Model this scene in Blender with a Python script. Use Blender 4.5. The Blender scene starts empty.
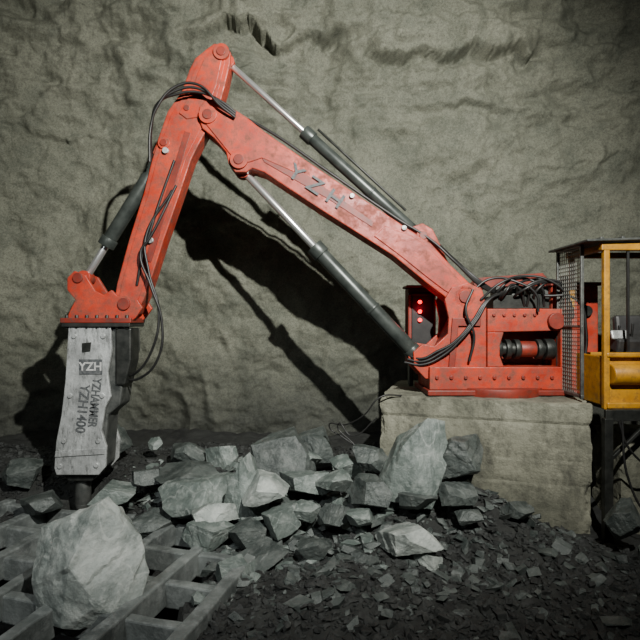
import bpy, bmesh, math, random
import numpy as np
from mathutils import Vector, Matrix, Euler, noise
random.seed(7)
C=bpy.context.scene.collection
Y0=8.6; S=512/Y0/.972; EYE=3.2
def B(u,v,y=0.0): return Vector(((u-320)/S, Y0+y, EYE+(320-v)/S))
def sm(t): 
    t=max(0,min(1,t)); return t*t*(3-2*t)

# ---------------------------------------------------------------- materials
def mat(name, col1, col2=None, scale=4, rough=.6, metal=0, bump=.0, bscale=30, det=8, dust=None, dustamt=.5, lo=.35, hi=.65, veins=None, bdist=.03, dlo=.48, dhi=.68, stretch=None):
    m=bpy.data.materials.new(name); m.use_nodes=True
    nt=m.node_tree; N=nt.nodes; L=nt.links; b=N['Principled BSDF']
    tc=N.new('ShaderNodeTexCoord'); co=tc.outputs['Object']
    b.inputs['Roughness'].default_value=rough; b.inputs['Metallic'].default_value=metal
    n=N.new('ShaderNodeTexNoise'); n.inputs['Scale'].default_value=scale; n.inputs['Detail'].default_value=det
    n.inputs['Roughness'].default_value=.65
    L.new(co,n.inputs['Vector'])
    r=N.new('ShaderNodeValToRGB'); r.color_ramp.elements[0].position=lo; r.color_ramp.elements[1].position=hi
    r.color_ramp.elements[0].color=(*col1,1); r.color_ramp.elements[1].color=(*(col2 or col1),1)
    L.new(n.outputs['Fac'],r.inputs['Fac'])
    out=r.outputs['Color']
    if dust:
        n2=N.new('ShaderNodeTexNoise'); n2.inputs['Scale'].default_value=scale*2.7; n2.inputs['Detail'].default_value=10
        n2.inputs['Roughness'].default_value=.78
        if stretch:
            mp=N.new('ShaderNodeMapping'); mp.inputs['Scale'].default_value=stretch; L.new(co,mp.inputs['Vector']); L.new(mp.outputs['Vector'],n2.inputs['Vector'])
        else: L.new(co,n2.inputs['Vector'])
        r2=N.new('ShaderNodeValToRGB'); r2.color_ramp.elements[0].position=dlo; r2.color_ramp.elements[1].position=dhi
        r2.color_ramp.elements[0].color=(0,0,0,1); r2.color_ramp.elements[1].color=(dustamt,)*3+(1,)
        L.new(n2.outputs['Fac'],r2.inputs['Fac'])
        mx=N.new('ShaderNodeMixRGB'); L.new(r2.outputs['Color'],mx.inputs['Fac']); L.new(out,mx.inputs['Color1']); mx.inputs['Color2'].default_value=(*dust,1)
        out=mx.outputs['Color']
        if metal or rough<.45: # dust also dulls the sheen
            mr=N.new('ShaderNodeMapRange'); mr.inputs['To Min'].default_value=rough; mr.inputs['To Max'].default_value=.85
            L.new(r2.outputs['Color'],mr.inputs['Value']); L.new(mr.outputs['Result'],b.inputs['Roughness'])
    if veins:
        nv=N.new('ShaderNodeTexNoise'); nv.inputs['Scale'].default_value=veins[1]; nv.inputs['Detail'].default_value=3; nv.inputs['Distortion'].default_value=.4
        L.new(co,nv.inputs['Vector'])
        rv=N.new('ShaderNodeValToRGB'); e=rv.color_ramp.elements; e[0].position=.492; e[0].color=(0,0,0,1); e[1].position=.508; e[1].color=(0,0,0,1)
        k=e.new(.5); k.color=(.45,.45,.45,1)
        L.new(nv.outputs['Fac'],rv.inputs['Fac'])
        mx=N.new('ShaderNodeMixRGB'); L.new(rv.outputs['Color'],mx.inputs['Fac']); L.new(out,mx.inputs['Color1']); mx.inputs['Color2'].default_value=(*veins[0],1)
        out=mx.outputs['Color']
    L.new(out,b.inputs['Base Color'])
    if bump:
        n3=N.new('ShaderNodeTexNoise'); n3.inputs['Scale'].default_value=bscale; n3.inputs['Detail'].default_value=8; n3.inputs['Roughness'].default_value=.7
        L.new(co,n3.inputs['Vector'])
        bp=N.new('ShaderNodeBump'); bp.inputs['Strength'].default_value=bump; bp.inputs['Distance'].default_value=bdist
        L.new(n3.outputs['Fac'],bp.inputs['Height']); L.new(bp.outputs['Normal'],b.inputs['Normal'])
    return m
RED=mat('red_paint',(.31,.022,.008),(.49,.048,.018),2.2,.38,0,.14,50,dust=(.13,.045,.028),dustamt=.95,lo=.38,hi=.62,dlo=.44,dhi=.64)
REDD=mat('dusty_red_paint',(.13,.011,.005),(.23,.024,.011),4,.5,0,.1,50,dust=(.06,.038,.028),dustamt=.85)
BLK=mat('black_rubber',(.006,.006,.006),(.016,.016,.015),8,.45)
DSTEEL=mat('dark_steel',(.018,.02,.018),(.05,.052,.047),6,.45,.6,.1,40)
BARREL=mat('cylinder_barrel_paint',(.028,.034,.031),(.065,.075,.068),4,.35,.3,.05,40)
CHROME=mat('chrome_rod',(.75,.77,.75),(.85,.85,.83),4,.28,.85)
WHITE=mat('worn_white_paint',(.30,.31,.305),(.55,.57,.56),4,.34,.35,.3,25,dust=(.07,.073,.07),dustamt=.9,dlo=.48,dhi=.65,stretch=(1.6,1,.5))
LWHITE=mat('white_lettering',(.35,.35,.34),(.5,.5,.49),7,.5)
GREYP=mat('grey_dusty_steel',(.05,.055,.052),(.14,.145,.135),6,.45,.5,.15,40)
GALV=mat('galvanised_mesh',(.16,.165,.15),(.27,.27,.24),6,.5,.3)
YEL=mat('yellow_paint',(.34,.15,.006),(.50,.24,.012),4,.45,0,.08,40,dust=(.10,.065,.03),dustamt=.8)
CONC=mat('concrete',(.085,.087,.064),(.24,.238,.18),1.1,.9,0,.8,16,dust=(.045,.045,.035),dustamt=.95,dlo=.46,stretch=(1,1,.5))
INK=mat('painted_lettering',(.03,.035,.04),(.11,.115,.115),25,.6)
GRATE=mat('dusty_grate_steel',(.07,.08,.077),(.19,.21,.20),2,.5,.2,.4,20,dust=(.30,.32,.31),dustamt=.7)
ROCK=mat('fractured_rock',(.040,.056,.050),(.165,.195,.178),1.8,.42,0,.8,12,dust=(.34,.365,.34),dustamt=.55,lo=.3,hi=.7,veins=((.34,.36,.34),1.1))
ROCKD=mat('dark_rock',(.018,.025,.023),(.080,.094,.087),2.2,.45,0,.8,14,dust=(.19,.2,.188),dustamt=.5)
ROCKP=mat('pale_rock',(.10,.122,.112),(.33,.36,.335),1.5,.45,0,.9,8,dust=(.48,.5,.465),dustamt=.7,lo=.36,hi=.62,veins=((.42,.44,.41),.9))
GRAV=mat('wet_gravel',(.009,.010,.0095),(.032,.035,.033),5,.6,0,.8,30,dust=(.07,.075,.07),dustamt=.5)
GROUND=mat('muck_floor',(.007,.0075,.007),(.024,.026,.023),2.5,.8,0,1.0,22,dust=(.045,.048,.044),dustamt=.5)
SEAT=mat('seat_vinyl',(.02,.02,.02),(.04,.04,.04),6,.5)
def emis(name,c,s):
    m=bpy.data.materials.new(name); m.use_nodes=True; b=m.node_tree.nodes['Principled BSDF']
    b.inputs['Base Color'].default_value=(*c,1); b.inputs['Emission Color'].default_value=(*c,1); b.inputs['Emission Strength'].default_value=s
    return m
LED=emis('red_led',(1,.002,.01),3.5)

def shot():
    m=bpy.data.materials.new('shotcrete'); m.use_nodes=True
    nt=m.node_tree; N=nt.nodes; L=nt.links; b=N['Principled BSDF']; b.inputs['Roughness'].default_value=.7
    tc=N.new('ShaderNodeTexCoord')
    def ns(s,d,r=.6,dist=0,vec=None):
        n=N.new('ShaderNodeTexNoise'); n.inputs['Scale'].default_value=s; n.inputs['Detail'].default_value=d; n.inputs['Roughness'].default_value=r
        n.inputs['Distortion'].default_value=dist
        L.new(vec or tc.outputs['Object'],n.inputs['Vector']); return n.outputs['Fac']
    def ramp(f,p0,c0,p1,c1):
        r=N.new('ShaderNodeValToRGB'); e=r.color_ramp.elements; e[0].position=p0;e[1].position=p1;e[0].color=(*c0,1);e[1].color=(*c1,1)
        L.new(f,r.inputs['Fac']); return r.outputs['Color']
    def mix(f,a,bb,mode='MIX'):
        x=N.new('ShaderNodeMixRGB'); x.blend_type=mode
        if isinstance(f,float): x.inputs['Fac'].default_value=f
        else: L.new(f,x.inputs['Fac'])
        L.new(a,x.inputs['Color1']); L.new(bb,x.inputs['Color2']); return x.outputs['Color']
    base=ramp(ns(.5,8,.62),.32,(.150,.158,.122),.68,(.238,.243,.192))
    speck=ramp(ns(26,6,.9),.38,(.48,.48,.48),.58,(1.12,1.12,1.1))
    c=mix(1.0,base,speck,'MULTIPLY')
    patch=ramp(ns(1.3,9,.72),.36,(.62,.65,.64),.52,(1.02,1.02,1))
    c=mix(.75,c,patch,'MULTIPLY')
    mp=N.new('ShaderNodeMapping'); mp.inputs['Scale'].default_value=(1.7,1,.4); mp.inputs['Rotation'].default_value=(0,.15,0); L.new(tc.outputs['Object'],mp.inputs['Vector'])
    streak=ramp(ns(.83,9,.68,.1,mp.outputs['Vector']),.33,(.6,.62,.6),.45,(1,1,1))
    c=mix(.65,c,streak,'MULTIPLY')
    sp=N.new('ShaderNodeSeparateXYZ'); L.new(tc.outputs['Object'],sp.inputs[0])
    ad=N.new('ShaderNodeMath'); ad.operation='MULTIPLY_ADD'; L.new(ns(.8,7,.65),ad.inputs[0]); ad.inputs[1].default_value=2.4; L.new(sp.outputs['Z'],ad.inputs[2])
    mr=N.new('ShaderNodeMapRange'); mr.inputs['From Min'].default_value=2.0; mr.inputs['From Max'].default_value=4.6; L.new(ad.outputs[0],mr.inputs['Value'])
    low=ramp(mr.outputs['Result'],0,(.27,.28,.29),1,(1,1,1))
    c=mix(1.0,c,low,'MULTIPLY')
    L.new(c,b.inputs['Base Color'])
    b1=N.new('ShaderNodeBump'); b1.inputs['Strength'].default_value=.6; b1.inputs['Distance'].default_value=.10
    L.new(ns(4.5,10,.68),b1.inputs['Height'])
    b2=N.new('ShaderNodeBump'); b2.inputs['Strength'].default_value=.8; b2.inputs['Distance'].default_value=.03
    L.new(ns(24,7,.8),b2.inputs['Height']); L.new(b1.outputs['Normal'],b2.inputs['Normal']); L.new(b2.outputs['Normal'],b.inputs['Normal'])
    return m
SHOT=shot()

# ---------------------------------------------------------------- mesh helpers
def finish(name,bm,m,smooth=False,parent=None,bevel=0,seg=2):
    bmesh.ops.recalc_face_normals(bm,faces=bm.faces)
    me=bpy.data.meshes.new(name); bm.to_mesh(me); bm.free()
    ob=bpy.data.objects.new(name,me); C.objects.link(ob); me.materials.append(m)
    if smooth:
        for p in me.polygons: p.use_smooth=True
    if bevel:
        md=ob.modifiers.new('bevel','BEVEL'); md.width=bevel; md.segments=seg; md.limit_method='ANGLE'; md.angle_limit=math.radians(35)
    if parent: par(ob,parent)
    return ob
def par(ob,p):
    ob.parent=p; ob.matrix_parent_inverse=Matrix.Translation(-Vector(p.location))
def empty(name,loc):
    e=bpy.data.objects.new(name,None); e.location=loc; e.empty_display_size=.3; C.objects.link(e); return e
def addbox(bm,c,s,rot=None):
    M=Matrix.Translation(c)@(rot.to_matrix().to_4x4() if rot else Matrix.Identity(4))@Matrix.Diagonal((*s,1))
    bmesh.ops.create_cube(bm,size=1,matrix=M)
def boxes(name,lst,m,parent=None,bevel=.01):
    bm=bmesh.new()
    for t in lst: addbox(bm,Vector(t[0:3]),t[3:6],t[6] if len(t)>6 else None)
    return finish(name,bm,m,False,parent,bevel)
def plate(name,pts,y0,y1,m,parent=None,bevel=.012):
    """profile drawn in the boom's own vertical plane, extruded sideways"""
    bm=bmesh.new(); P=[B(u,v) for u,v in pts]
    a=[bm.verts.new((p.x,Y0+y0,p.z)) for p in P]; b=[bm.verts.new((p.x,Y0+y1,p.z)) for p in P]
    bm.faces.new(a); bm.faces.new(b[::-1]); n=len(P)
    for i in range(n): bm.faces.new((a[i],b[i],b[(i+1)%n],a[(i+1)%n]))
    return finish(name,bm,m,False,parent,bevel)
def addcyl(bm,p1,p2,r,r2=None,seg=28):
    d=p2-p1; q=d.to_track_quat('Z','Y').to_matrix().to_4x4()
    bmesh.ops.create_cone(bm,cap_ends=True,segments=seg,radius1=r,radius2=r if r2 is None else r2,depth=d.length,matrix=Matrix.Translation((p1+p2)/2)@q)
def cyls(name,lst,m,parent=None,bevel=.006,seg=28):
    bm=bmesh.new()
    for t in lst: addcyl(bm,t[0],t[1],t[2],t[3] if len(t)>3 else None,seg)
    ob=finish(name,bm,m,False,parent,bevel)
    for p in ob.data.polygons: p.use_smooth=len(p.vertices)==4
    return ob
def pins(name,lst,m,parent=None):
    return cyls(name,[(B(u,v,a),B(u,v,b),r/S) for u,v,r,a,b in lst],m,parent)
def hose(name,paths,r,m,parent=None):
    cu=bpy.data.curves.new(name,'CURVE'); cu.dimensions='3D'; cu.bevel_depth=r; cu.bevel_resolution=3; cu.resolution_u=8; cu.use_fill_caps=True
    for pts in paths:
        s=cu.splines.new('BEZIER'); s.bezier_points.add(len(pts)-1)
        for bp,p in zip(s.bezier_points,pts):
            bp.co=p; bp.handle_left_type='AUTO'; bp.handle_right_type='AUTO'
    cu.materials.append(m); ob=bpy.data.objects.new(name,cu); C.objects.link(ob)
    if parent: par(ob,parent)
    return ob
def text(name,s,loc,size,ang,m,parent,sx=1):
    cu=bpy.data.curves.new(name,'FONT'); cu.body=s; cu.size=size; cu.extrude=.003; cu.align_x='CENTER'; cu.align_y='CENTER'; cu.offset=.004
    cu.materials.append(m); ob=bpy.data.objects.new(name,cu); ob.location=loc; ob.rotation_euler=(math.pi/2,ang,0); ob.scale=(sx,1,1); C.objects.link(ob)
    par(ob,parent); return ob

# ---------------------------------------------------------------- cavern shell
def fbm(x,y,z,o=4): return noise.fractal(Vector((x,y,z)),1.0,2.1,o)
def grid(name,nu,nv,f,m):
    V=[];F=[]
    for j in range(nv+1):
        for i in range(nu+1): V.append(f(i/nu,j/nv))
    for j in range(nv):
        for i in range(nu):
            a=j*(nu+1)+i; F.append((a,a+1,a+nu+2,a+nu+1))
    me=bpy.data.meshes.new(name); me.from_pydata(V,[],F); me.materials.append(m)
    for p in me.polygons: p.use_smooth=True
    ob=bpy.data.objects.new(name,me); C.objects.link(ob); return ob
def wall_y(x,z):
    y=11.6-0.04*max(0,z-5.5)**2-.03*max(0,abs(x)-4.5)**2
    wx=x+.5*fbm(x*.5,1,z*.5,3); wz=z+.5*fbm(x*.5,7,z*.5,3)
    y+=.44*fbm(wx*.26,3.1,wz*.30,2)
    y+=.18*abs(fbm(wx*.8+5,.7,wz*.7,3))
    d=noise.voronoi(Vector((wx*.75,2.2,wz*.9)))[0]
    y+=.12*d[0]
    y+=.07*fbm(x*2.2,9.7,z*2.4,5)
    y+=.025*fbm(x*6.5,1.7,z*7,4)
    k=sm((z-6.4)/2.0)
    # ragged breaks where the shotcrete overhangs, falling away behind the lip
    for (ez,am,xa,xb,sd) in ((8.85,.72,.9,5.0,8.),(9.35,.6,-2.6,.9,2.),(8.0,.22,2.6,4.2,4.),(7.4,.18,-6.5,-4.6,3.),(6.6,.12,4.6,7.,6.)):
        e=ez+.5*fbm(x*.8,sd,1.,5)+.05*fbm(x*5,sd,1.,3)
        w=sm((x-xa)/.5)*sm((xb-x)/.6)*(.6+.4*sm(.5+1.5*fbm(x*1.1,sd,9,3)))
        y-=am*.55*sm((z-e)/.07)*w*sm((e+1.2-z)/1.1)
        y+=am*.45*math.exp(-max(0,e-z)/.35)*(1-sm((z-e)/.07))*w
    y+=.19*k*fbm(x*1.1,5,z*2.6,5)
    return y
def fw(a,b):
    x=-9.5+19*a; z=-1.5+14*b; return (x,wall_y(x,z),z)
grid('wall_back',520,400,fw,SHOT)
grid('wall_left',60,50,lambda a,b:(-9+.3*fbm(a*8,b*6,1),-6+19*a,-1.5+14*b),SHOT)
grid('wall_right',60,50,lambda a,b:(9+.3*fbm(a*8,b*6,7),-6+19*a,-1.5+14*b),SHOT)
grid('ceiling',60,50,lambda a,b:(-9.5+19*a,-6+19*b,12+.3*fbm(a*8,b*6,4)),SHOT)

pl=Vector((0.96,8.2,0)); pr=Vector((3.88,7.3,0)); pd=(pr-pl).normalized(); pn=Vector((-pd.y,pd.x,0))
def G(x,y):
    z=.62*sm((y-7.0)/3.2)
    z+=.42*math.exp(-(((x+1.1)/1.5)**2+((y-8.3)/.9)**2))
    z+=.60*math.exp(-(((x-1.15)/.85)**2+((y-7.45)/.75)**2))
    z+=.50*math.exp(-(((x-2.2)/.75)**2+((y-7.3)/.6)**2))
    z+=.20*math.exp(-(((x-3.2)/1.3)**2+((y-6.9)/.8)**2))
    z+=.22*math.exp(-(((x-.4)/1.5)**2+((y-6.0)/.8)**2))
    z-=.80*math.exp(-(((x+4.1)/.9)**2+((y-8.2)/.8)**2))
    z+=.10*fbm(x*.9,y*.9,2)+.05*fbm(x*4,y*4,6)
    px=sm((x+5.9)/.4)*sm((-1.45-x+.25*fbm(y*2,1,1))/.4); py=sm((y-4.2)/.4)*sm((7.75-y)/.4)
    z-=2.0*px*py
    return z
grid('floor',260,260,lambda a,b:(-9.5+19*a,-1+13.5*b,G(-9.5+19*a,-1+13.5*b)),GROUND)

# ---------------------------------------------------------------- concrete plinth
c=(pl+pr)/2+pn*1.15; w=(pr-pl).length
def block(name,c,s,rot,seed):
    bm=bmesh.new(); addbox(bm,Vector((0,0,0)),s)
    bmesh.ops.subdivide_edges(bm,edges=bm.edges,cuts=50,use_grid_fill=True)
    for v in bm.verts:
        p=v.co.copy()
        ex=s[0]/2-abs(p.x); ey=s[1]/2-abs(p.y); ez=s[2]/2-abs(p.z)
        near=sorted((ex,ey,ez))[1]
        chip=max(0,fbm(p.x*3+seed,p.y*3,p.z*3,5)+.1)*.08*sm((.10-near)/.10)
        q=Vector((math.copysign(1,p.x) if ex<.1 else 0,math.copysign(1,p.y) if ey<.1 else 0,math.copysign(1,p.z) if ez<.1 else 0))
        n=fbm(p.x*2+seed,p.y*2,p.z*2,4)*.010+fbm(p.x*8,p.y*8,p.z*8,3)*.006
        g=0
        for zz,dd in ((.80,.020),(.30,.008),(-.05,.012)):
            g-=dd*math.exp(-((p.z-zz-.01*noise.noise(p*2))/.025)**2)
        g-=.03*math.exp(-((p.x-s[0]/2+.22)/.025)**2)
        v.co+=q*(n-chip+(g if ez>.05 else 0))
    ob=finish(name,bm,CONC); ob.location=c; ob.rotation_euler=rot; return ob
rz=Euler((0,0,math.atan2(pd.y,pd.x)))
block('concrete_plinth',(c.x,c.y,.87),(w,2.3,2.24),rz,0)
block('concrete_block',(5.42,8.0,.55),(1.9,.8,1.9),Euler((0,0,0)),5)

# ---------------------------------------------------------------- rock breaker
RB=empty('rock_breaker_boom',(2.9,Y0,2.0))
stick=[(205,47),(213,41),(223,42),(230,50),(229,62),(224,84),(219,102),(209,122),(198,142),(190,158),(177,197),(162,240),(150,278),(142,300),(134,314),(119,315),(112,304),(115,284),(127,240),(142,192),(150,160),(157,136),(166,110),(181,88),(188,68),(194,56)]
plate('outer_boom',stick,-.17,.17,RED,RB,.018)
def inset(pts,k,y0,y1,name,m=RED):
    n=len(pts); out=[]
    for i in range(n):
        a=Vector(pts[i-1]);b=Vector(pts[i]);c_=Vector(pts[(i+1)%n])
        t=((c_-b).normalized()+(b-a).normalized()).normalized(); nn=Vector((-t.y,t.x)); out.append(tuple(b+nn*k))
    plate(name,out,y0,y1,m,RB,.006)
inset(stick,5,-.185,.185,'outer_boom_web')
plate('outer_boom_doubler',[(203,58),(214,50),(222,56),(216,84),(209,103),(198,116),(186,118),(178,112),(190,92),(197,72)],-.205,.205,RED,RB)
plate('outer_boom_seam_strip',[(184,130),(190,132),(150,262),(144,260)],-.20,-.18,REDD,RB,.004)
inner=[(199,106),(206,99),(217,98),(228,105),(247,117),(264,131),(300,156),(352,191),(412,231),(431,243),(452,266),(475,288),(480,299),(472,309),(459,309),(444,296),(428,284),(394,256),(320,209),(264,172),(252,168),(246,172),(235,172),(228,163),(226,152),(214,138),(202,128),(198,117)]
plate('inner_boom',inner,-.23,.23,RED,RB,.018)
plate('inner_boom_root_doubler',[(385,226),(412,236),(430,248),(450,270),(470,292),(466,303),(444,290),(428,278),(402,257),(374,236)],-.25,.25,RED,RB,.008)
plate('inner_boom_tip_doubler',[(206,108),(222,106),(246,122),(300,160),(294,172),(262,158),(250,162),(238,164),(222,144),(206,124)],-.25,.25,RED,RB,.008)
plate('inner_boom_seam',[(262,158),(300,170),(374,222),(372,227),(330,200),(264,162)],-.242,.242,REDD,RB,.004)
plate('rod_lug',[(408,236),(412,226),(424,222),(434,228),(440,240),(450,262),(430,250)],-.14,-.09,RED,RB)
plate('rod_lug_far',[(408,236),(412,226),(424,222),(434,228),(440,240),(450,262),(430,250)],.09,.14,RED,RB)
pins('pivot_bosses',[(208,115,9,-.28,.28),(239,160,9,-.28,.28),(463,297,11,-.36,.36),(424,235,7,-.19,.19),(221,51,8,-.24,.24),(125,304,8,-.26,.26),(163,142,6,-.21,.21),(423,358,9,-.3,.3)],RED,RB)
pins('pivot_pins',[(208,115,5,-.3,.3),(239,160,5,-.3,.3),(463,297,6,-.39,.39),(424,235,4,-.21,.21),(221,51,4.5,-.26,.26),(125,304,4.5,-.28,.28),(163,142,3.5,-.23,.23),(423,358,5,-.32,.32),(186,107,3,-.22,.22)],REDD,RB)
def hyd(n,a,b,s,rr,rb,y=0):
    A=B(*a,y);E=B(*b,y);M=A.lerp(E,s); d=(E-A).normalized()
    cyls(n+'_rod',[(A,M+d*.05,rr)],CHROME,RB)
    cyls(n+'_barrel',[(M,E-d*.06,rb),(M-d*.10,M+d*.10,rb*1.22),(M+(E-M)*.55-d*.02,M+(E-M)*.55+d*.02,rb*1.12),(E-d*.18,E-d*.02,rb*1.15)],BARREL,RB)
    cyls(n+'_eyes',[(A+Vector((0,-.09,0)),A+Vector((0,.09,0)),rb*1.05),(E+Vector((0,-.09,0)),E+Vector((0,.09,0)),rb*1.3)],RED,RB)
hyd('stick_cylinder',(226,56),(426,237),.41,.052,.10,0)
hyd('lift_cylinder',(241,167),(420,357),.43,.062,.125,0)
cyls('stick_cylinder_oil_pipe',[(B(318,125,-.05),B(408,208,-.05),.022)],DSTEEL,RB)
A=B(79,277,0);E=B(160,146,0);d=(E-A).normalized();M=A.lerp(E,.28)
cyls('tilt_cylinder_rod',[(A,M+d*.05,.06)],CHROME,RB)
cyls('tilt_cylinder_barrel',[(M,E-d*.05,.115),(M-d*.07,M+d*.08,.14),(E-d*.2,E-d*.04,.13)],BARREL,RB)
cyls('tilt_cylinder_eyes',[(A+Vector((0,-.1,0)),A+Vector((0,.1,0)),.12),(E+Vector((0,-.1,0)),E+Vector((0,.1,0)),.13)],RED,RB)
plate('tilt_cylinder_lug',[(150,150),(156,136),(170,130),(172,156),(160,170)],-.12,.12,RED,RB)

tower=[(443,300),(450,288),(466,283),(480,290),(484,306),(484,368),(478,378),(424,378),(413,366),(412,352),(421,344),(433,346),(446,334),(447,318)]
plate('turret_cheek_near',tower,-.36,-.28,RED,RB,.012)
plate('turret_cheek_far',tower,.28,.36,RED,RB,.012)
plate('turret_cheek_rib',[(450,318),(478,318),(478,326),(456,326),(452,372),(446,372)],-.40,-.36,REDD,RB,.008)
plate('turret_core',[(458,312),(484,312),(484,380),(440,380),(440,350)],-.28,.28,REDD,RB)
Yf=-.42
plate('turret_top_beam',[(484,309),(562,309),(572,314),(572,330),(484,332)],Yf,.45,RED,RB)
plate('turret_floor_beam',[(427,366),(574,366),(574,388),(427,388)],Yf-.03,.5,RED,RB)
plate('turret_end_post',[(555,309),(574,309),(574,388),(555,388)],Yf-.02,.45,RED,RB)
plate('turret_mid_plate',[(484,332),(500,332),(496,345),(496,355),(500,366),(484,366)],Yf,-.2,RED,RB)
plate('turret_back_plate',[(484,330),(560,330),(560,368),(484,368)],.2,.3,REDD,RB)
def X(u): return B(u,349,-.25)
cyls('slew_cylinder',[(X(486),X(553),.10),(X(492),X(500),.15),(X(504),X(509),.16),(X(513),X(518),.16),(X(535),X(540),.16),(X(543),X(552),.17)],DSTEEL,RB)
cyls('slew_cylinder_spacer',[(X(519),X(534),.13)],REDD,RB)
pins('turret_boss',[(550,321,8,Yf-.08,Yf)],REDD,RB)
pins('turret_bolts',[(u,v,1.6,Yf-.03,Yf) for u,v in [(490,315),(500,315),(510,315),(520,315),(530,315)]]+[(u,376,1.8,Yf-.06,Yf) for u in range(434,572,14)],REDD,RB)
bc=B(500,390,.05)
cyls('slew_ring',[(Vector((bc.x,bc.y,1.98)),Vector((bc.x,bc.y,2.12)),.78)],REDD,RB,.01,48)
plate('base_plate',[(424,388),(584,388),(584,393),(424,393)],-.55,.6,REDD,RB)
plate('valve_bank',[(492,296),(548,294),(548,309),(492,309)],-.3,.3,DSTEEL,RB)
boxes('valve_sections',[(B(u,291,-.1).x,Y0-.1,B(u,291).z,.07,.3,.16) for u in range(498,548,8)],GREYP,RB)
plate('valve_guard',[(480,283),(486,276),(552,271),(560,280),(562,309),(556,309),(554,284),(484,288)],.1,.45,REDD,RB)
hp=[]
for k in range(3):
    o=k*3; y=-.30-.03*k
    hp.append([B(152,158+o,y),B(153,125+o,y),B(160,106+o,y-.05),B(180,97-o,y-.06),B(200,95-o,y-.04),B(222,103+o,y),B(236,113+o,y+.05)])
hose('elbow_hoses',hp,.022,BLK,RB)
hp=[]
for k in range(3):
    hp.append([B(236,112-k*2,-.14+.1*k),B(262,125-k*2,-.14+.1*k),B(330,171-k*2,-.14+.1*k),B(400,219-k*2,-.16+.1*k),B(432,240-k*3,-.2+.1*k),B(455,262-k*3,-.25+.1*k),B(482,286-k*2,-.2),B(505,295,-.1)])
hose('boom_hoses',hp,.024,BLK,RB)
hp=[[B(176,185,-.22),B(150,240,-.3),B(142,252,-.3),B(152,285,-.32),B(163,322,-.3),B(158,360,-.28),B(140,378,-.22),B(120,381,-.1)],
    [B(172,190,-.22),B(146,238,-.26),B(150,272,-.3),B(160,312,-.3),B(153,350,-.3),B(134,374,-.22),B(120,376,-.1)],
    [B(174,160,-.22),B(158,205,-.22),B(150,232,-.24),B(142,255,-.22),B(136,285,-.2)]]
hose('hammer_hoses',hp,.021,BLK,RB)
hp=[]
rr=random.Random(3)
for k in range(7):
    u0=486+rr.random()*50; u1=u0+15+rr.random()*45; h=rr.uniform(-7,6)
    hp.append([B(u0,303,-.3+.3*rr.random()),B(u0-6+8*rr.random(),291+h*.5,-.36-.1*rr.random()),B((u0+u1)/2,281+h,-.3-.15*rr.random()),B(min(u1,562),289+h*.6,-.38),B(min(u1+6*rr.random(),565),306,-.3)])
hp.append([B(478,300,-.38),B(496,284,-.45),B(520,277,-.4),B(545,282,-.45),B(560,296,-.48),B(566,316,-.5)])
hp.append([B(470,292,-.3),B(490,279,-.3),B(512,283,-.45),B(530,296,-.5),B(532,312,-.48)])
for k in range(3):
    hp.append([B(505-3*k,292,-.3),B(486-2*k,300+k,-.42),B(474-3*k,318+2*k,-.46),B(458-k*4,338+k*2,-.46),B(440-k*3,355-k*2,-.42),B(420,364-k*3,-.38),B(404+k*3,362-k*3,-.3)])
hp.append([B(470,290,-.4),B(462,310,-.46),B(470,335,-.46),B(466,360,-.44)])
hp.append([B(540,296,-.4),B(568,300,-.5),B(578,330,-.5),B(575,370,-.5)])
hose('turret_hoses',hp,.021,BLK,RB)
text('boom_lettering','Y Z H',B(316,187,-.262),.34,math.radians(33.5),INK,RB,1.2)
pins('hose_clamps',[(165,150,3,-.24,-.17),(150,240,3,-.24,-.17),(352,196,2.5,-.28,-.23),(404,228,2.5,-.28,-.23)],WHITE,RB)

# ---------------------------------------------------------------- hydraulic hammer
HH=empty('hydraulic_hammer',B(88,480,0))
brk=[(68,278),(75,271),(86,275),(96,291),(104,295),(112,290),(118,296),(138,300),(143,308),(136,318),(131,322),(66,322),(70,312),(76,300),(68,290)]
plate('bracket_cheek_near',brk,-.27,-.20,RED,HH); plate('bracket_cheek_far',brk,.20,.27,RED,HH)
plate('bracket_web',[(80,306),(125,310),(128,320),(72,320)],-.2,.2,REDD,HH)
plate('bracket_flange',[(63,318),(133,318),(133,323),(63,323)],-.34,.34,REDD,HH)
plate('hammer_top_flange',[(64,323),(132,323),(132,327),(64,327)],-.34,.34,DSTEEL,HH)
pins('bracket_pins',[(79,278,5,-.3,.3),(125,304,6,-.31,.31)],REDD,HH)
cyls('flange_bolts',[(B(u,329,-.28),B(u,315,-.28),.026) for u in (68,78,88,98,108,118,128)],DSTEEL,HH)
case=[(70,327),(112,327),(113,350),(109,372),(112,396),(106,408),(103,430),(108,446),(107,466),(100,474),(58,474),(56,467),(58,440),(63,415),(67,380)]
plate('hammer_side_plate',case,-.30,-.24,WHITE,HH); plate('hammer_side_plate_far',case,.24,.30,WHITE,HH)
plate('hammer_body',[(70,328),(130,328),(131,350),(124,372),(120,405),(108,415),(104,468),(60,472),(62,440),(68,380)],-.23,.23,GREYP,HH,.03)
plate('hammer_accumulator',[(116,328),(132,328),(132,360),(126,385),(116,385)],-.28,.1,DSTEEL,HH,.03)
plate('hammer_side_recess',[(84,343),(93,342),(92,351),(84,352)],-.315,-.3,DSTEEL,HH,.003)
plate('hammer_wear_rib',[(58,450),(106,447),(106,453),(57,456)],-.32,-.30,WHITE,HH,.005)
pins('hammer_through_bolts',[(u,v,2.4,-.325,.325) for u,v in [(76,336),(105,336),(72,395),(104,395),(66,440),(100,440),(62,465),(98,464)]],WHITE,HH)
plate('hammer_nose',[(62,474),(97,474),(91,482),(67,482)],-.2,.2,DSTEEL,HH)
cyls('chisel_tool',[(B(77,480),B(76,508),.125),(B(76,508),B(75.5,520),.125,.06)],GREYP,HH)
plate('hammer_logo_plate',[(81,359),(104,359),(104,374),(81,374)],-.31,-.30,INK,HH,.002)
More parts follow.
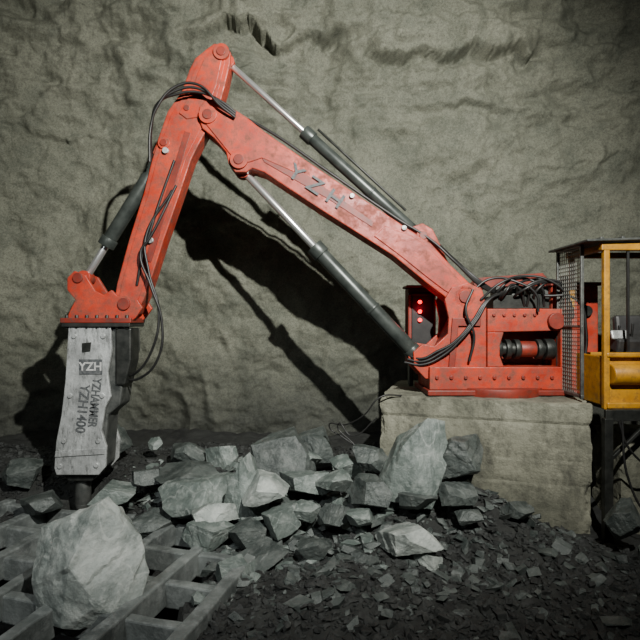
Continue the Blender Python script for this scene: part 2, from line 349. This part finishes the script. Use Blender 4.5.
text('logo_lettering','YZH',B(92.5,366.5,-.315),.19,0,LWHITE,HH,1)
text('hammer_lettering','YZHAMMER',B(96,402,-.305),.20,math.radians(96),INK,HH,.75)
text('hammer_model_lettering','YZH1400',B(84,408,-.305),.22,math.radians(96),INK,HH,.9)

# ---------------------------------------------------------------- red control box
CB=empty('electrical_control_box',(1.8,9.3,2.0))
boxes('cabinet',[(1.83,9.35,3.1,.50,.35,1.35),(1.83,9.35,3.80,.58,.45,.05)],REDD,CB,.02)
boxes('cabinet_hood',[(1.83,9.15,3.66,.5,.12,.04)],BLK,CB)
boxes('cabinet_door',[(1.83,9.165,3.15,.38,.03,1.1)],BLK,CB)
boxes('cabinet_stand',[(1.65,9.35,2.22,.07,.2,.42),(2.0,9.35,2.22,.07,.2,.42)],DSTEEL,CB)
cyls('indicator_lamps',[(Vector((1.78,9.14,z)),Vector((1.78,9.10,z)),.035) for z in (3.52,3.35,3.2)],LED,CB,0)
l=bpy.data.lights.new('indicator_glow','POINT'); l.color=(1,.03,.06); l.energy=1.5; l.shadow_soft_size=.05
lo=bpy.data.objects.new('indicator_glow',l); lo.location=(1.8,8.98,3.4); C.objects.link(lo); par(lo,CB)

HP=empty('hydraulic_power_pack',(4.25,8.9,2.0))
boxes('tank',[(4.25,8.9,2.90,.78,.75,1.75)],RED,HP,.03)
boxes('tank_lid',[(4.25,8.9,3.80,.84,.82,.06)],REDD,HP)
cyls('filler_cap',[(Vector((4.25,8.85,3.82)),Vector((4.25,8.85,3.95)),.09)],DSTEEL,HP)
boxes('tank_feet',[(3.95,8.9,2.02,.1,.7,.08),(4.55,8.9,2.02,.1,.7,.08)],DSTEEL,HP)
cyls('gauge',[(Vector((4.42,8.53,3.35)),Vector((4.42,8.46,3.35)),.09)],DSTEEL,HP)

# ---------------------------------------------------------------- operator cab
OC=empty('operator_cab',(4.9,7.9,1.95))
x0,x1,y0,y1=4.10,5.75,7.35,8.35
P=[]
for xx in (x0,x1):
    for yy in (y0,y1): P.append((xx,yy,3.1,.085,.085,2.36))
boxes('frame_posts',P,YEL,OC,.015)
boxes('lower_panels',[(4.94,y0+.05,2.32,1.60,.05,.72),(4.94,y1-.05,2.32,1.60,.05,.72),(x0,7.85,2.32,.05,.95,.72),(x1,7.85,2.32,.05,.95,.72),(4.94,y0,2.70,1.7,.12,.07),(4.94,y0,1.98,1.7,.14,.09)],YEL,OC,.02)
cyls('rounded_nose_panel',[(Vector((4.16,y0-.0,2.42)),Vector((5.7,y0-.0,2.42)),.15)],YEL,OC,.02)
boxes('roof_rail',[(4.92,y0,4.25,1.8,.10,.11),(4.92,y1,4.25,1.8,.10,.09),(x0,7.85,4.25,.1,1.0,.09),(x1,7.85,4.25,.1,1.0,.09)],YEL,OC,.015)
tl=Euler((0,-.03,0))
boxes('canopy_roof',[(4.85,7.85,4.36,2.15,1.25,.035,tl)]+[(4.0+.3*k,7.85,4.36+.009*k,.05,1.2,.04) for k in range(7)],GREYP,OC,.01)
boxes('dashboard',[(4.8,7.62,2.85,.9,.3,.22,Euler((.3,0,0))),(4.5,7.62,2.5,.2,.2,.6)],SEAT,OC,.03)
boxes('operator_seat',[(4.95,7.95,2.5,.5,.5,.14),(4.95,8.18,2.9,.48,.14,.75,Euler((-.12,0,0))),(4.95,7.95,2.2,.3,.3,.5)],SEAT,OC,.05)
cyls('joysticks',[(Vector((4.62,7.6,2.9)),Vector((4.62,7.56,3.15)),.018),(Vector((4.42,7.6,2.9)),Vector((4.42,7.56,3.12)),.018)],BLK,OC)
boxes('instrument_panel',[(4.42,7.55,2.98,.26,.05,.14,Euler((-.3,0,0)))],WHITE,OC,.02)
boxes('door_bars',[(4.42,y0,3.5,.03,.04,1.5)],BLK,OC,.005)
GS=empty('mesh_guard_screen',(3.86,8.0,2.0))
L_=[(3.86,7.55,3.18,.05,.05,2.3),(3.86,8.3,3.18,.05,.05,2.3),(3.86,7.92,4.3,.05,.8,.05),(3.86,7.92,2.07,.05,.8,.05),(3.86,7.92,3.1,.03,.8,.03)]
boxes('screen_frame',L_,GREYP,GS)
L_=[(3.86,7.6+.06*k,3.18,.009,.009,2.2) for k in range(12)]+[(3.86,7.92,2.1+.06*k,.009,.75,.009) for k in range(37)]
boxes('screen_wires',L_,GALV,GS,0)
SP=empty('steel_platform',(4.98,7.6,1.85))
boxes('deck',[(5.02,7.70,1.92,1.75,1.05,.05)],DSTEEL,SP)
boxes('deck_channel',[(4.98,7.2,1.86,1.95,.06,.16),(4.03,7.18,.90,.12,.10,1.85),(5.7,7.18,.90,.12,.10,1.85)],DSTEEL,SP)
boxes('brace',[(4.35,7.2,1.5,.05,.05,.9,Euler((0,.8,0)))],DSTEEL,SP)
hose('hanging_cables',[[Vector((4.15,7.12,1.8)),Vector((4.3,7.1,1.4)),Vector((4.6,7.1,1.2)),Vector((4.9,7.12,1.45)),Vector((5.1,7.12,1.8))],
  [Vector((4.2,7.12,1.8)),Vector((4.25,7.05,1.0)),Vector((4.5,6.95,.5)),Vector((5.0,6.9,.3))]],.016,BLK)
hose('loose_cable',[[Vector((1.3,8.15,2.0)),Vector((.95,8.05,1.99)),Vector((.7,8.1,1.7)),Vector((.4,8.3,1.5)),Vector((.15,8.5,1.45)),Vector((.4,8.45,1.25)),Vector((.75,8.3,1.05))],
  [Vector((.9,8.1,1.65)),Vector((.5,8.2,1.35)),Vector((.3,8.3,1.52)),Vector((.55,8.2,1.2))]],.011,BLK)

# ---------------------------------------------------------------- grizzly grate
GR=empty('grizzly_grate',(-3.6,6.0,0))
bars=[]; rzg=math.radians(-16)
R=Euler((0,0,rzg)); ca,sa=math.cos(rzg),math.sin(rzg)
gc=Vector((-3.45,5.95,0))
def gl(a,b,z): return (gc.x+a*ca-b*sa, gc.y+a*sa+b*ca, z)
def worn(name,lst):
    ob=boxes(name,lst,GRATE,GR,0); bm=bmesh.new(); bm.from_mesh(ob.data)
    bmesh.ops.subdivide_edges(bm,edges=[e for e in bm.edges if e.calc_length()>1],cuts=40)
    for v in bm.verts:
        p=v.co*3; v.co+=Vector((noise.noise(p),noise.noise(p+Vector((5,0,0))),noise.noise(p+Vector((0,5,0)))))*.014
    bm.to_mesh(ob.data); bm.free()
    md=ob.modifiers.new('bevel','BEVEL'); md.width=.02; md.segments=2; md.limit_method='ANGLE'; md.angle_limit=math.radians(50)
for k in range(6):
    b=-1.75+.74*k; bars.append((*gl(0,b,.02),4.8,.13,.30,R))
worn('cross_bars',bars)
bars=[]
for k in range(7):
    a=-2.36+.78*k; bars.append((*gl(a,.1,.05),.16,3.9,.32,R))
worn('long_bars',bars)

# ---------------------------------------------------------------- rocks
def shard(r,cuts):
    """block of rock broken along random planes"""
    bm=bmesh.new(); bmesh.ops.create_cube(bm,size=2)
    bmesh.ops.rotate(bm,verts=bm.verts,cent=(0,0,0),matrix=Euler((r.uniform(-.6,.6),r.uniform(-.6,.6),r.uniform(0,3))).to_matrix())
    for i in range(cuts):
        n=Vector((r.gauss(0,1),r.gauss(0,1),r.gauss(0,.9))).normalized()
        sup=max(v.co.dot(n) for v in bm.verts)
        res=bmesh.ops.bisect_plane(bm,geom=bm.verts[:]+bm.edges[:]+bm.faces[:],plane_co=n*sup*r.uniform(.42,.85),plane_no=n,clear_outer=True)
        ed=[g for g in res['geom_cut'] if isinstance(g,bmesh.types.BMEdge)]
        if ed: bmesh.ops.holes_fill(bm,edges=ed,sides=0)
    return bm
def hull(seed,n=15,dims=(1,1,1),sub=0,amp=.0,pts=None,jit=.1):
    r=random.Random(seed)
    if pts:
        bm=bmesh.new()
        for p in pts: bm.verts.new(Vector(p)+Vector((r.uniform(-jit,jit),r.uniform(-jit,jit),r.uniform(-jit,jit))))
        res=bmesh.ops.convex_hull(bm,input=bm.verts)
        bmesh.ops.delete(bm,geom=[g for g in res['geom_interior'] if isinstance(g,bmesh.types.BMVert)],context='VERTS')
    else: bm=shard(r,n)
    mn=Vector([min(v.co[i] for v in bm.verts) for i in range(3)]); mx=Vector([max(v.co[i] for v in bm.verts) for i in range(3)])
    for v in bm.verts:
        v.co=Vector([((v.co[i]-mn[i])/(mx[i]-mn[i])-.5)*dims[i] for i in range(3)])
    if sub:
        s=max(dims)
        bmesh.ops.dissolve_limit(bm,angle_limit=math.radians(12),verts=bm.verts,edges=bm.edges)
        bmesh.ops.bevel(bm,geom=list(bm.edges),offset=.006*s,segments=1,affect='EDGES',clamp_overlap=True)
        bmesh.ops.triangulate(bm,faces=bm.faces)
        for it in range(3):
            bmesh.ops.subdivide_edges(bm,edges=[e for e in bm.edges if e.calc_length()>.05*s],cuts=1 if it else 2,use_grid_fill=True)
            bmesh.ops.triangulate(bm,faces=bm.faces)
        ax=Vector((r.gauss(0,1),r.gauss(0,1),r.gauss(0,.6))).normalized()
        for v in bm.verts:
            p=v.co/s*2.2+Vector((seed,0,0)); q=v.co.normalized()
            a=noise.noise(p)*amp*.7
            t=(v.co/s).dot(ax)*4.5+noise.noise(p*1.2)*.9
            f=t-math.floor(t); a+=(f if f<.88 else (1-f)*7.3)*amp*.6
            a+=noise.noise(p*8)*amp*.3
            v.co+=q*a*s
    return bm
def rock(name,u0,v0,u1,v1,dep,seed,m,n=8,thick=.8,pts=None,amp=.032):
    k=512/dep; w=(u1-u0)/k; h=(v1-v0)/k
    bm=hull(seed,n,(w*1.04,w*thick,h*1.06),4,amp,pts)
    ob=finish(name,bm,m)
    ob.location=(((u0+u1)/2-320)/k, dep, EYE-((v0+v1)/2-320)/k)
    return ob
bp=[(-1,0,.35),(-.95,-.5,-.3),(-.75,-.6,-1),(.75,-.6,-1),(1,-.1,-.35),(.8,0,.15),(.1,.1,1),(.15,-.3,.97),(-.55,-.2,.62),(-.12,-1,.05),(.35,-1,-.5),(-.3,-1,-.8),(0,1,.4),(.6,.8,-.8),(-.7,.8,-.8),(-.75,.6,.4)]
rock('boulder',45,502,148,608,5.75,11,ROCKP,15,.9,bp,.03)
mono=[(-1,-.2,-.7),(-.8,-.6,-1),(.3,-.8,-1),(1,-.2,.2),(.9,.1,.9),(.3,-.1,1),(-.3,-.6,.35),(-.9,.6,-.9),(.6,.8,-.6),(.8,.7,.6),(.3,-.7,-.1),(-.5,.5,.4)]
tri=[(-1,-.3,-1),(1,-.5,-.9),(.9,.6,-1),(-.7,.8,-1),(.25,0,1),(-.1,-.4,.8),(.6,-.3,.1),(-.6,-.5,-.1),(.1,-1,-.9),(.3,.6,.6)]
rs=[(155,464,222,486,8.4,2,ROCKD),(160,478,246,514,7.8,3,ROCK),(205,446,238,474,8.9,5,ROCK),(222,455,268,516,7.5,8,ROCK,tri),(252,434,316,492,8.6,9,ROCKD),
(280,472,330,498,7.9,12,ROCK),(262,505,300,536,7.1,13,ROCK),(96,424,130,460,9.4,14,ROCKD),(380,420,447,496,7.25,17,ROCK,mono),(432,438,484,480,7.30,18,ROCKD),
(352,478,390,506,7.1,19,ROCKD),(318,502,352,526,7.0,20,ROCKD),(378,522,437,549,6.5,21,ROCKP),(330,455,362,480,8.3,22,ROCK),
(2,460,40,486,8.8,24,ROCKD),(604,502,645,540,6.6,25,ROCKD),(236,545,288,568,6.5,26,ROCKD),(248,602,304,634,5.6,27,ROCKD),(128,512,176,536,7.5,28,ROCKD),
(184,520,236,548,7.0,29,ROCK),(296,430,334,470,9.0,30,ROCKD),(170,442,210,462,9.2,31,ROCKD),(225,522,266,545,7.0,32,ROCKD),(414,552,442,568,6.3,33,ROCKP),
(148,437,163,449,9.5,35,ROCK),(298,538,332,556,6.5,36,ROCKD),(502,502,532,518,6.9,37,ROCKD),(353,447,387,470,8.1,38,ROCKD),(215,560,250,584,6.2,39,ROCK),
(96,484,138,503,8.0,40,ROCK),(18,494,60,513,8.0,41,ROCKD),(288,502,320,520,7.2,42,ROCK),
(438,482,476,504,6.95,43,ROCKD),(398,492,438,510,6.9,44,ROCKD),(238,474,288,500,7.3,46,ROCKP),(346,510,374,525,6.8,47,ROCK),(313,472,352,492,7.6,48,ROCK),(193,502,238,522,7.2,49,ROCKP),
(130,470,160,486,8.3,51,ROCKD),(290,450,322,468,8.5,52,ROCK),(455,508,480,522,6.8,54,ROCKD)]
for t in rs: rock('rock',*t[:5],t[5],t[6],6+t[5]%4,.9,t[7] if len(t)>7 else None)

def scatter(name,items,m,seed,flat=.9):
    T=[]
    for s in range(12):
        bm=hull(100+seed*20+s,5); bmesh.ops.triangulate(bm,faces=bm.faces); bm.verts.index_update()
        bm.verts.ensure_lookup_table()
        T.append((np.array([v.co[:] for v in bm.verts]),[[v.index for v in f.verts] for f in bm.faces])); bm.free()
    r=random.Random(seed); V=[];F=[];o=0
    for (x,y,z,s) in items:
        v,f=T[r.randrange(12)]
        M=np.array(Euler((r.uniform(-.5,.5),r.uniform(-.5,.5),r.uniform(0,6.28))).to_matrix())
        q=(v*np.array([s*r.uniform(.8,1.7),s*r.uniform(.5,1.1),s*r.uniform(.25,flat)]))@M.T+np.array([x,y,z])
        V.extend(q.tolist()); F.extend([[a+o for a in ff] for ff in f]); o+=len(v)
    me=bpy.data.meshes.new(name); me.from_pydata(V,[],F); me.materials.append(m)
    ob=bpy.data.objects.new(name,me); C.objects.link(ob); return ob
def inplinth(x,y):
    q=Vector((x,y,0))-pl; return -.12<q.dot(pd)<w+.12 and q.dot(pn)>-.10
def ingrate(x,y): return -5.9<x<-1.4 and 4.1<y<7.6
def bad(x,y): return inplinth(x,y) or ingrate(x,y) or (x>3.8 and y>7.0) or (abs(x+4.0)<.35 and abs(y-8.6)<.4)
r=random.Random(5); it=[]
while len(it)<16000:
    x=r.uniform(-6.5,5.5); y=4.2+6.3*r.random()**1.35
    if bad(x,y): continue
    s=.014+.05*r.random()**4+.012*r.random(); it.append((x,y,G(x,y)+s*.15,s*2))
scatter('gravel',it,GRAV,1)
it=[]
while len(it)<600:
    x=r.gauss(-1.0,1.6); y=r.gauss(7.9,.85)
    if bad(x,y) or y>10.4 or x<-6.5 or x>1.9 or y<5.2: continue
    s=.03+.17*r.random()**3.2; it.append((x,y,G(x,y)+s*.2,s*1.4))
scatter('rubble_pile',it,ROCK,2,.7)
it=[]
while len(it)<1300:
    x=r.gauss(.9,2.2); y=r.gauss(7.0,1.0)
    if bad(x,y) or y>10.4 or y<4.6: continue
    s=.03+.13*r.random()**3; it.append((x,y,G(x,y)+s*.2,s*1.5))
scatter('dark_rubble',it,ROCKD,3,.7)

# ---------------------------------------------------------------- lights
def spot(n,loc,tgt,e,ang,blend,size,col):
    l=bpy.data.lights.new(n,'SPOT'); l.energy=e; l.spot_size=math.radians(ang); l.spot_blend=blend; l.shadow_soft_size=size; l.color=col
    o=bpy.data.objects.new(n,l); o.location=loc; o.rotation_euler=(Vector(tgt)-Vector(loc)).to_track_quat('-Z','Y').to_euler(); C.objects.link(o)
spot('floodlight',(2.4,0.2,8.4),(-.2,10.5,4.9),11000,97,1.0,.08,(1,.99,.93))
spot('floodlight',(-4.0,1.0,5.8),(-3.0,7.4,.2),700,75,.9,.3,(.94,.98,1))  # added fill from the left to lift ground rocks and grate, no actual lamp
w_=bpy.data.worlds.new('world'); bpy.context.scene.world=w_; w_.use_nodes=True
w_.node_tree.nodes['Background'].inputs['Color'].default_value=(.5,.65,.6,1); w_.node_tree.nodes['Background'].inputs['Strength'].default_value=.02

cam=bpy.data.cameras.new('camera'); cam.sensor_width=36; cam.lens=36*512/640; cam.clip_start=.05
co=bpy.data.objects.new('camera',cam); co.location=(0,0,EYE); co.rotation_euler=(math.pi/2,0,0); C.objects.link(co); bpy.context.scene.camera=co
